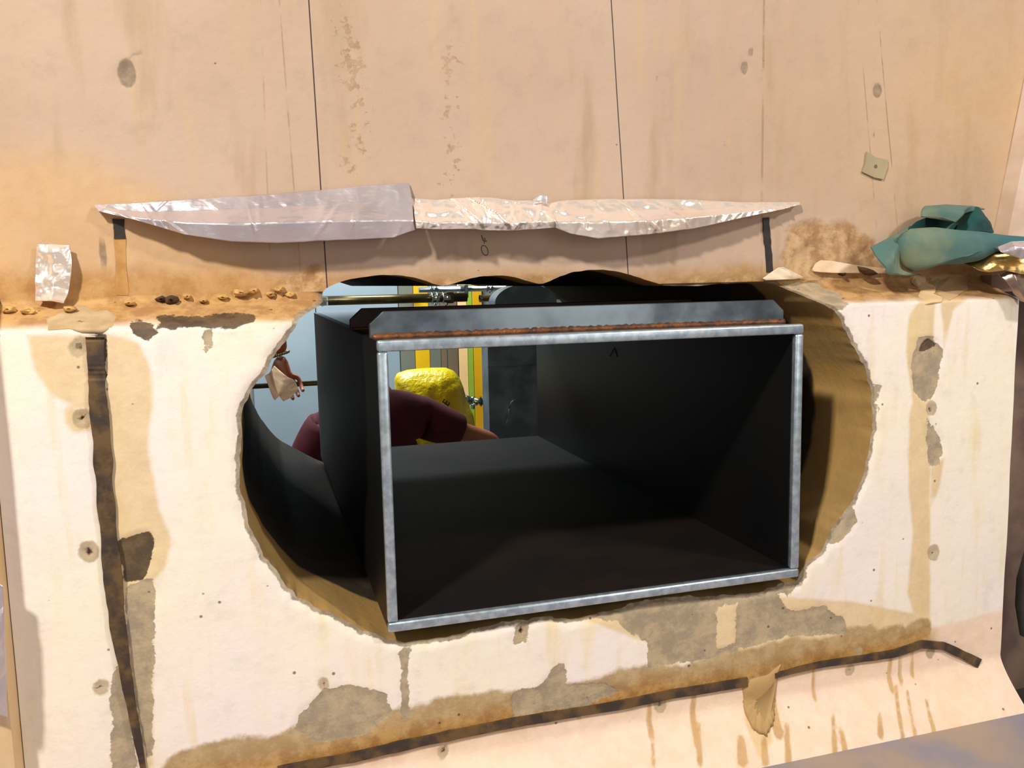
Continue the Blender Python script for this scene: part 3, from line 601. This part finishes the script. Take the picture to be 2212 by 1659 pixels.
tx=link('lettering',tm,simple('black_ink',(22,20,12),(30,26,12),9,.5),bag)
# place in front of bag surface following its curved front
pc=P(959,861,1.95); R_=Matrix.Rotation(math.radians(52),4,'Y').inverted()@Matrix.Rotation(math.radians(90),4,'X')
tm.transform(Matrix.Translation((float(pc[0]),0,float(pc[2])))@R_)
from mathutils.bvhtree import BVHTree
bv=BVHTree.FromPolygons([v.co for v in bag.data.vertices],[p.vertices for p in bag.data.polygons])
bmt=bmesh.new(); bmt.from_mesh(tm); bmesh.ops.subdivide_edges(bmt,edges=bmt.edges[:],cuts=2); 
for v in bmt.verts:
    h=bv.ray_cast(Vector((v.co.x,1.5,v.co.z)),Vector((0,1,0)))
    v.co.y=(h[0].y if h[0] else 1.86)-.003+ (v.co.y)
bmt.to_mesh(tm); bmt.free()
# ================================================================== PEOPLE
def skin(name,J,E_,mat,parent=None,sub=2,root=0):
    """J: list of (pos,(rx,ry)); E_: edges"""
    me=bpy.data.meshes.new(name); me.from_pydata([tuple(map(float,p)) for p,r in J],E_,[]); o=link(name,me,None,parent)
    m=o.modifiers.new('k','SKIN'); m.use_smooth_shade=True; 
    for i,(p,r) in enumerate(J):
        sv=me.skin_vertices[0].data[i]; sv.radius=r if hasattr(r,'__len__') else (r,r); sv.use_root=(i==root)
    o.modifiers.new('s','SUBSURF').levels=sub
    mm=evald(o); o.modifiers.clear(); o.data=mm; mm.materials.clear(); mm.materials.append(mat); mm.polygons.foreach_set('use_smooth',[True]*len(mm.polygons)); return o
M_skin=simple('skin',(176,104,72),(190,118,84),14,.5,bump=.1)
M_shirt=simple('maroon_cotton',(96,22,34),(82,16,26),16,.85,bump=.3)
M_trou=simple('dark_trousers',(38,42,52),(30,32,40),16,.85); M_hair=simple('dark_hair',(28,20,16),(40,28,20),60,.6,bump=.8,st=(1,1,.2)); M_shoe=simple('black_shoe',(24,22,22),(34,30,28),20,.5)
def lerp(a,b,t): return [a[i]+(b[i]-a[i])*t for i in range(3)]
def person(name,loc,S,label,rarm,larm,lean=(0,0),sleeve=.75,rot=0,face=1,grip=None,shirt=M_shirt):
    """loc: feet centre; S: stature factor (1 = 1.72 m). arms: (elbow,wrist,handdir) world offsets; face=+1 looks to +Y"""
    t=thing(name,loc,label,'person'); X0,Y0,Z0=loc; lx,ly=lean
    W_=lambda x,y,z,k=None:(X0+x*S+lx*max(0,(z-.9))/.6*S,Y0+y*S*face+ly*max(0,(z-.9))/.6*S,Z0+z*S)
    pel=W_(0,0,.93); wa=W_(0,0,1.08); ch=W_(0,.0,1.28); up=W_(0,-.01,1.40); nk=W_(0,-.005,1.47); hb=W_(0,.015,1.53); hc=W_(0,.02,1.61); ht=W_(0,.01,1.68)
    J=[(pel,(.13*S,.09*S)),(wa,(.11*S,.08*S)),(ch,(.12*S,.085*S)),(up,(.10*S,.065*S)),(nk,.055*S),(hb,(.06*S,.068*S)),(hc,(.074*S,.092*S)),(ht,(.06*S,.075*S))]
    E=[(0,1),(1,2),(2,3),(3,4),(4,5),(5,6),(6,7)]
    sides={}
    for sg,arm in ((1,rarm),(-1,larm)):
        sh=W_(sg*.165,0,1.35); el,wr=arm; b=len(J)
        J+=[(sh,.032*S),(lerp(sh,el,.5),.036*S),(el,.041*S),(lerp(el,wr,.35),.041*S),(wr,.027*S)]
        E+=[(3,b),(b,b+1),(b+1,b+2),(b+2,b+3),(b+3,b+4)]; sides[sg]=(sh,el,wr)
        hip=W_(sg*.095,0,.88); kn=W_(sg*.10,.02,.49); an=W_(sg*.10,-.01,.085); to_=W_(sg*.115,.15,.035); b=len(J)
        J+=[(hip,.088*S),(kn,.055*S),(W_(sg*.10,-.02,.33),.056*S),(an,.036*S),(W_(sg*.105,.02,.045),.038*S),(to_,.032*S)]
        E+=[(0,b),(b,b+1),(b+1,b+2),(b+2,b+3),(b+3,b+4),(b+4,b+5)]
    skin('body',J,E,M_skin,t)
    # hands
    for sg in (1,-1):
        sh,el,wr=sides[sg]; d=Vector(wr)-Vector(el); d.normalize(); 
        if grip and sg==grip[0]: d=Vector(grip[1]).normalized()
        sd=d.cross(Vector((0,1,0))); sd=sd.normalized() if sd.length>.1 else Vector((1,0,0)); nn=sd.cross(d)
        w0=Vector(wr); J=[(w0,(.024*S,.019*S)),(w0+d*.045*S,(.034*S,.016*S)),(w0+d*.085*S,(.036*S,.014*S))]; E=[(0,1),(1,2)]
        for k,(o_,L_) in enumerate(((-.03,.062),(-.010,.074),(.010,.070),(.029,.055))):
            b=len(J); p=w0+d*.088*S+sd*o_*S; J+=[(p,.0085*S),(p+d*L_*.45*S-nn*.010*S,.008*S),(p+d*L_*.75*S-nn*.028*S,.0072*S),(p+d*L_*.8*S-nn*.045*S,.006*S)]; E+=[(2,b),(b,b+1),(b+1,b+2),(b+2,b+3)]
        b=len(J); p=w0+d*.03*S-sd*.03*S; J+=[(p,.011*S),(p+d*.03*S-sd*.02*S-nn*.012*S,.0095*S),(p+d*.055*S-sd*.022*S-nn*.03*S,.008*S)]; E+=[(1,b),(b,b+1),(b+1,b+2)]
        skin('hand',J,E,M_skin,t,1)
    # shirt, trousers, hair, shoes, face
    J=[(W_(0,0,.90),(.165*S,.118*S)),(W_(0,0,1.08),(.155*S,.118*S)),(ch,(.185*S,.14*S)),(up,(.15*S,.12*S)),(W_(0,-.005,1.46),.08*S)]; E=[(0,1),(1,2),(2,3),(3,4)]
    for sg in (1,-1):
        sh,el,wr=sides[sg]; b=len(J); J+=[(sh,.085*S),(lerp(sh,el,.5),.068*S),(lerp(sh,el,sleeve),.06*S)]; E+=[(3,b),(b,b+1),(b+1,b+2)]
    skin('shirt',J,E,shirt,t)
    J=[(W_(0,0,.95),(.158*S,.112*S)),(W_(0,0,.87),(.155*S,.115*S))]; E=[(0,1)]
    for sg in (1,-1): b=len(J); J+=[(W_(sg*.095,0,.80),.098*S),(W_(sg*.10,.02,.49),.075*S),(W_(sg*.10,-.01,.10),.062*S)]; E+=[(1,b),(b,b+1),(b+1,b+2)]
    skin('trousers',J,E,M_trou,t)
    for sg in (1,-1): skin('shoe',[(W_(sg*.10,-.04,.045),.046*S),(W_(sg*.105,.05,.045),.045*S),(W_(sg*.115,.16,.036),.036*S)],[(0,1),(1,2)],M_shoe,t)
    skin('hair',[(W_(0,-.045,1.56),(.072*S,.05*S)),(W_(0,-.03,1.64),(.083*S,.078*S)),(W_(0,.0,1.70),(.068*S,.075*S))],[(0,1),(1,2)],M_hair,t)
    skin('nose',[(W_(0,.115,1.62),.008*S),(W_(0,.13,1.595),.012*S)],[(0,1)],M_skin,t,1); skin('mouth',[(W_(-.02,.103,1.562),.006*S),(W_(.02,.103,1.562),.006*S)],[(0,1)],simple('lips',(150,72,62),(140,66,58),9,.5),t,1)
    for sg in (1,-1):
        bm=bmesh.new(); bmesh.ops.create_uvsphere(bm,u_segments=12,v_segments=8,radius=.012*S,matrix=Matrix.Translation(W_(sg*.031,.098,1.625))); fromb('eye',bm,simple('eye_white',(220,216,210),(200,190,180),9,.3),t,True)
        skin('ear',[(W_(sg*.08,.005,1.635),.014*S),(W_(sg*.082,.0,1.60),.010*S)],[(0,1)],M_skin,t,1)
    return t,sides
# maroon shirt: leaning figure seen from behind through the sleeve
yq=1.62
c=P(822,850,yq)
loc=(float(c[0])+.015,yq,0.0); S1=.905
person('person',loc,S1,'person in a maroon short-sleeved shirt seen from behind through the sleeve',
  ((loc[0]+.36,yq+.05,1.12),(loc[0]+.36,yq+.22,1.0)),((loc[0]-.31,yq+.03,1.02),(loc[0]-.3,yq+.22,.9)),lean=(-.05,.05),sleeve=.55)
# braceleted hand from a second person standing hidden left of the opening
wq=P(606,766,1.84); hq=P(628,828,1.84)
loc2=(float(wq[0])-.52,1.84,0.0)
el=P(572,612,1.84)
p2,sd2=person('person',loc2,.98,'person hidden behind the wall, only a hand with a bracelet showing in the left gap',
  (tuple(el),tuple(wq)),((loc2[0]-.30,1.9,1.12),(loc2[0]-.30,1.75,.88)),sleeve=.6,face=-1,grip=(1,tuple(hq-wq)),shirt=simple('grey_shirt',(90,92,96),(80,82,86),14,.85))
bd=bpy.data.meshes.new('b'); bm=bmesh.new(); dv=(Vector(wq)-Vector(el)).normalized(); dv=Vector(hq-wq).normalized(); a_=dv.cross(Vector((0,1,0))).normalized(); b_=dv.cross(a_)
for k in range(22):
    t_=2*math.pi*k/22; bmesh.ops.create_icosphere(bm,subdivisions=1,radius=.0055,matrix=Matrix.Translation(Vector(wq)-dv*.002+a_*.027*math.cos(t_)+b_*.025*math.sin(t_)))
o=fromb('bracelet',bm,simple('bead_bracelet',(170,150,110),(110,96,70),80,.3,.6),p2,True); o['label']='bracelet of small pale beads'
# ================================================================== TORN TAPE IN THE GAP
M_pap=simple('off_white_plastic',(226,206,176),(190,170,144),24,.5,bump=.4)
o=sheet('torn_plastic',[[(572,812,.02),(582,806,.02),(592,790,.0)],[(592,862,.04),(606,846,.02),(618,812,.0)],[(598,850,.05),(622,838,.03),(636,822,.02)],[(612,866,.06),(628,858,.05),(644,840,.04)]],30,40,M_pap,.003,40,.0008,seed=21); tag(o,'crumpled off-white plastic scrap stuck to the left edge of the opening','plastic scrap')
# ================================================================== GREEN CLOTH
s=NT('teal_cloth'); cc=s.mix(s.mr(s.noise(10,4,.6),.38,.62),lin((78,112,106)),lin((124,134,104))); cc=s.mix(s.mr(s.noise(5,3),.45,.65),cc,lin((46,98,106))); s.bump(s.noise(160,3),.25,.0006); M_teal=s.out(cc,.85)
M_teald=simple('dark_teal',(8,74,70),(6,56,58),20,.8)  # darker teal for the inner loop and the under fold
yc=.035
cl=thing('cloth',tuple(P(2040,560,yc)),'crumpled dusty teal work cloth lying on the right end of the ledge','cloth')
def blobo(n,ol,Y,d,m,**k): return blob(n,ol,Y,d,m,cl,**k)
blobo('rolled_fold',[(1937,540),(1936,520),(1950,503),(1968,494),(2010,491),(2060,497),(2110,500),(2160,508),(2215,512),(2260,520),(2270,560),(2215,566),(2160,552),(2140,545),(2100,566),(2060,571),(2000,573),(1968,587),(1950,575)],.018,.030,M_teal,seed=2,wr=.004,ws=16,pw=2.4)
sheet('side_flap',[[(1966,488,.050),(1925,512,.040),(1881,534,.028)],[(1960,497,.040),(1930,528,.018),(1893,556,.010)],[(1948,525,.020),(1932,552,.0),(1912,578,.0)],[(1946,580,.010),(1940,589,.004),(1918,592,.004)],[(1990,594,.02),(1975,594,.02),(1955,592,.02)]],40,50,M_teal,.0016,20,.0016,parent=cl,seed=31)
sheet('upper_loop',[[(1989,468,.030),(2030,470,.018),(2062,480,.014),(2040,497,.030)],[(1990,455,.035),(2030,450,.020),(2080,462,.014),(2052,490,.024)],[(1998,446,.045),(2040,443,.035),(2090,448,.028),(2080,462,.03)],[(2005,450,.056),(2050,444,.052),(2110,447,.050),(2125,452,.05)]],44,40,M_teal,.002,18,.0016,parent=cl,seed=33)
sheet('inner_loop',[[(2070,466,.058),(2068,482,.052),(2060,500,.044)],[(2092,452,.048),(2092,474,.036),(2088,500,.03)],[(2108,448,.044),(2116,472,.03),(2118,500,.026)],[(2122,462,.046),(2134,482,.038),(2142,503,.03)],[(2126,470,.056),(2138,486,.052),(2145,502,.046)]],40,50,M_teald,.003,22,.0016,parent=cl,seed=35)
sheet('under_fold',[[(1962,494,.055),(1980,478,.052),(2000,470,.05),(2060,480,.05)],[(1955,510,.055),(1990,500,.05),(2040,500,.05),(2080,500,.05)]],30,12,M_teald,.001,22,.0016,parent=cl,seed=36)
# ================================================================== FOIL AND SCRAPS ON THE LEDGE
M_goldlit=foil('gold_lit_foil',(240,206,140),(214,176,106),.5,.3)  # lit copy of the foil, golden light painted into its colour
o=sheet('foil_sheet',[[(2078,570,.03),(2110,556,.02),(2138,538,.01),(2175,530,.01),(2230,528,.01)],[(2085,572,.015),(2120,572,.0),(2150,556,-.01),(2185,548,-.01),(2240,552,-.01)],[(2100,578,.0),(2128,586,-.008),(2165,566,-.02),(2200,566,-.02),(2250,575,-.02)],[(2118,586,-.002),(2140,588,-.012),(2170,584,-.02),(2200,592,-.02),(2250,600,-.02)]],70,50,M_goldlit,.006,18,.0005,seed=41); tag(o,'crinkled gold-lit foil sheet at the right end of the ledge','foil')
o=sheet('foil_sheet',[[(2150,534,-.02),(2180,522,-.03),(2230,520,-.03)],[(2158,545,-.03),(2190,538,-.04),(2240,540,-.04)],[(2185,553,-.03),(2200,556,-.04),(2250,566,-.04)]],44,30,M_foil,.004,18,.0005,seed=43); tag(o,'bright silver foil flap lying over the gold-lit sheet','foil')
o=sheet('foil_sheet',[[(2150,592,.0),(2175,582,-.01),(2230,590,-.01)],[(2170,612,-.01),(2195,610,-.02),(2240,620,-.02)],[(2200,650,-.01),(2215,655,-.02),(2245,660,-.02)]],40,40,foil('shade_foil',(190,166,150),(150,128,118),.5,.35),.005,20,.0005,seed=45); tag(o,'foil sheet in a painted shade tone hanging off the right end of the ledge','foil')  # shaded copy of the foil, the shade is put into its colour
M_chip=simple('mortar_chip',(214,176,106),(176,138,82),50,.9,bump=.8,bd=.002); M_dchip=simple('dark_chip',(92,66,42),(60,44,34),50,.8,bump=.6,bd=.002)
o=sheet('paper_scrap',[[(1646,602,9.002),(1662,590,9.004),(1680,578,9.006),(1692,577,9.008)],[(1650,603,9.004),(1680,597,9.008),(1705,594,9.010),(1722,592,9.006)],[(1652,605,9.004),(1690,604,9.010),(1715,603,9.008),(1735,599,9.003)]],30,20,M_pap,.001,40,.0012,seed=51); tag(o,'small bent plaster-coloured flake on the ledge below the right black strip','scrap')
o=blob('stone_chip',[(1852,575),(1868,578),(1885,584),(1896,592),(1882,596),(1868,594),(1855,583)],float(surf(1872,590)[1])-.012,.008,M_dchip,wr=.002,ws=60,rings=6,n=28); tag(o,'dark stone chip on the ledge left of the teal cloth','debris')
o=sheet('plastic_scrap',[[(1753,583,9.003),(1760,570,9.004),(1772,562,9.004),(1800,564,9.004),(1850,573,9.004),(1915,580,9.003)],[(1756,586,9.004),(1770,588,9.007),(1800,590,9.007),(1830,590,9.007),(1870,590,9.006),(1920,591,9.004)]],60,14,simple('pinkish_film',(236,206,172),(222,188,150),20,.35,bump=.3),.001,26,.0006,seed=52); tag(o,'thin pinkish plastic film lying along the ledge below the rough patch','plastic scrap')
for k,(u,v,r,dark,lab) in enumerate([(350,646,10,1,'dark brown crumb of mortar left of the biggest dark crumb on the ledge'),(370,648,13,1,'biggest dark brown mortar crumb, on the ledge right of the left black tape'),(405,640,9,0,'tan mortar crumb just right of the two dark crumbs'),(280,655,10,0,'tan mortar crumb on the ledge below the left tan band'),(520,632,13,0,'larger yellow mortar crumb on the ledge below the left foil tape'),(548,628,10,0,'yellow mortar crumb touching the larger one on its right'),(480,642,8,0,'lone small tan crumb midway between dark crumbs and the opening'),(603,624,10,0,'topmost tan crumb in the heap left of the opening'),(585,636,8,0,'left lower tan crumb in the heap left of the opening'),(628,636,9,0,'crumb nearest the opening in the heap on its left'),(440,650,7,0,'tiny tan crumb low on the ledge right of the dark crumbs'),(150,668,12,0,'tan crumb on the ledge right below the small upright foil scrap'),(60,672,12,0,'tan crumb on the ledge left of the small upright foil scrap'),(20,668,13,0,'leftmost mortar crumb at the left edge of the picture'),(1820,592,6,1,'tiny dark crumb left of the dark stone chip')]):
    pts=[(u+r*(1+.7*random.random())*math.cos(2*math.pi*i/8),v+r*.5*(1+.7*random.random())*math.sin(2*math.pi*i/8)) for i in range(8)]
    Yy=float(surf(u,min(v+r*.4,700))[1])-.002
    o=blob('mortar_chip',pts,Yy,.005,M_dchip if dark else M_chip,seed=k,wr=.006,ws=110,rings=5,n=30)
    o.data.polygons.foreach_set('use_smooth',[False]*len(o.data.polygons)); tag(o,lab,'debris','loose mortar crumbs on the ledge')
# concrete flake lip over the top right of the opening is part of the wall; mortar dabs over the ledge corners
M_dab=simple('mortar_dab',(196,172,132),(176,150,110),26,.85,bump=.5,bd=.0015)
def dab(pts,lab,off=.0035,mat=M_dab,th=.003,sd=1):
    O=interp([surf(u,v) for u,v in pts+[pts[0]]],70)[:-1]; c=O.mean(0); V=[];Fc=[];R_=8
    for k in range(1,R_+1):
        for p in O:
            q=c+(p-c)*(k/R_); y=float(H0(q[2])); n_=float(vnoise(q[0],q[2],60,sd,3)); y=min(y,wallY(q[0],q[2])) if q[2]<ZF-.01 else y; V.append((q[0]+.001*n_,y-off*(1-(k/R_)**4)*(1+.5*n_)+(.001 if k==R_ else 0),q[2]))
    V.append((c[0],min(float(H0(c[2])),wallY(c[0],c[2]))-off,c[2])); n=len(O); cI=len(V)-1
    for k in range(n): Fc.append((cI,(k+1)%n,k))
    for j in range(R_-1):
        for k in range(n): Fc.append((j*n+k,j*n+(k+1)%n,(j+1)*n+(k+1)%n,(j+1)*n+k))
    b0=len(V); 
    for k in range(n): v=V[(R_-1)*n+k]; V.append((v[0],v[1]+.003,v[2]))
    for k in range(n): Fc.append(((R_-1)*n+k,(R_-1)*n+(k+1)%n,b0+(k+1)%n,b0+k))
    Fc.append(tuple(range(b0,b0+n)))
    o=mk('mortar_dab',V,Fc,mat,None,True); bm=bmesh.new(); bm.from_mesh(o.data); bmesh.ops.recalc_face_normals(bm,faces=bm.faces); bm.to_mesh(o.data); bm.free(); tag(o,lab,'mortar')
dab([(148,668),(165,658),(190,662),(205,672),(235,668),(255,685),(250,705),(225,722),(180,722),(150,712),(100,716),(98,690),(130,672)],'grey mortar lump smeared over the ledge edge above the long left strip',sd=2)
dab([(1975,592),(2000,598),(2020,618),(2018,645),(2035,640),(2032,655),(1995,660),(1985,640),(1990,625)],'left tan mortar smear over the ledge edge below the teal cloth',sd=3,mat=simple('tan_dab',(232,200,150),(216,184,136),26,.8))
dab([(2015,595),(2040,588),(2060,592),(2080,590),(2096,606),(2092,625),(2070,640),(2050,650),(2030,640),(2018,618)],'right brown-tan mortar smear over the ledge edge below the teal cloth',sd=4,mat=simple('tan_dab2',(206,172,130),(190,158,116),26,.8))
dab([(1600,1478),(1625,1465),(1660,1455),(1690,1430),(1678,1475),(1676,1510),(1672,1560),(1655,1590),(1630,1580),(1610,1545),(1604,1510)],'brown mortar flake hanging over the bottom strip at lower right',sd=5,off=.004,mat=simple('tan_dab3',(196,160,104),(182,146,94),20,.7))
# square patch on the concrete
pp=[P(u,v,YU) for u,v in [(1870,328),(1888,340),(1915,346),(1914,362),(1905,388),(1885,384),(1860,372),(1867,352)]]
bm=bmesh.new(); A_=[bm.verts.new((p[0],YU-.0035,p[2])) for p in pp]; B_=[bm.verts.new((p[0],YU+.001,p[2])) for p in pp]; bm.faces.new(A_); bm.faces.new(B_[::-1])
for k in range(8): bm.faces.new((A_[k],A_[(k+1)%8],B_[(k+1)%8],B_[k]))
sq=fromb('square_patch',bm,simple('greenish_patch',(178,162,128),(166,150,118),12,.7)); tag(sq,'small greenish-grey square patch with a central hole on the upper right concrete','patch')
bm=bmesh.new(); q=P(1888,360,YU); tube(bm,[(q[0],YU-.0042,q[2]),(q[0],YU,q[2])],.0026,12); fromb('centre_plug',bm,simple('plug',(118,104,84),(100,88,70),30,.7),sq)
# handwritten pen mark under the middle foil
bm=bmesh.new(); cq=P(1047,541,YU); tube(bm,[(cq[0]+.0045*math.cos(t),YU-.0006,cq[2]+.006*math.sin(t)-.002*math.cos(t)) for t in [2*math.pi*k/20 for k in range(21)]],.0005,5)
tube(bm,[tuple(P(1040,508,YU-.0006)),tuple(P(1044,520,YU-.0006)),tuple(P(1051,522,YU-.0006)),tuple(P(1047,514,YU-.0006)),tuple(P(1046,526,YU-.0006))],.0006,5)
o=fromb('pen_mark',bm,simple('pen',(64,66,96),(70,70,90),9,.6)); tag(o,'small handwritten blue-grey O mark on concrete below the middle foil','writing')
# silver pipe at right edge
q=P(2224,1290,.10); bm=bmesh.new(); tube(bm,[(q[0],.10,q[2]-.07),(q[0]+.004,.10,q[2]-.02),(q[0]+.004,.10,q[2]+.03),(q[0],.10,q[2]+.08)],[.012,.024,.024,.012],20); o=fromb('silver_pipe_cap',bm,M_duct,None,True); tag(o,'silver rounded pipe cap at the right edge of the picture','pipe')
# foil sheet at lower left corner
xa=P(0,1250,-.03)[0]
o=sheet('foil_sheet',[[(-60,1240,-.034),(-20,1245,-.034),(8,1265,-.034)],[(-60,1400,-.045),(-10,1400,-.045),(14,1400,-.036)],[(-60,1540,-.04),(-10,1540,-.045),(18,1545,-.036)]],30,50,M_foil,.004,20,.0005,seed=61); tag(o,'silver foil sheet at the lower left corner of the picture','foil')
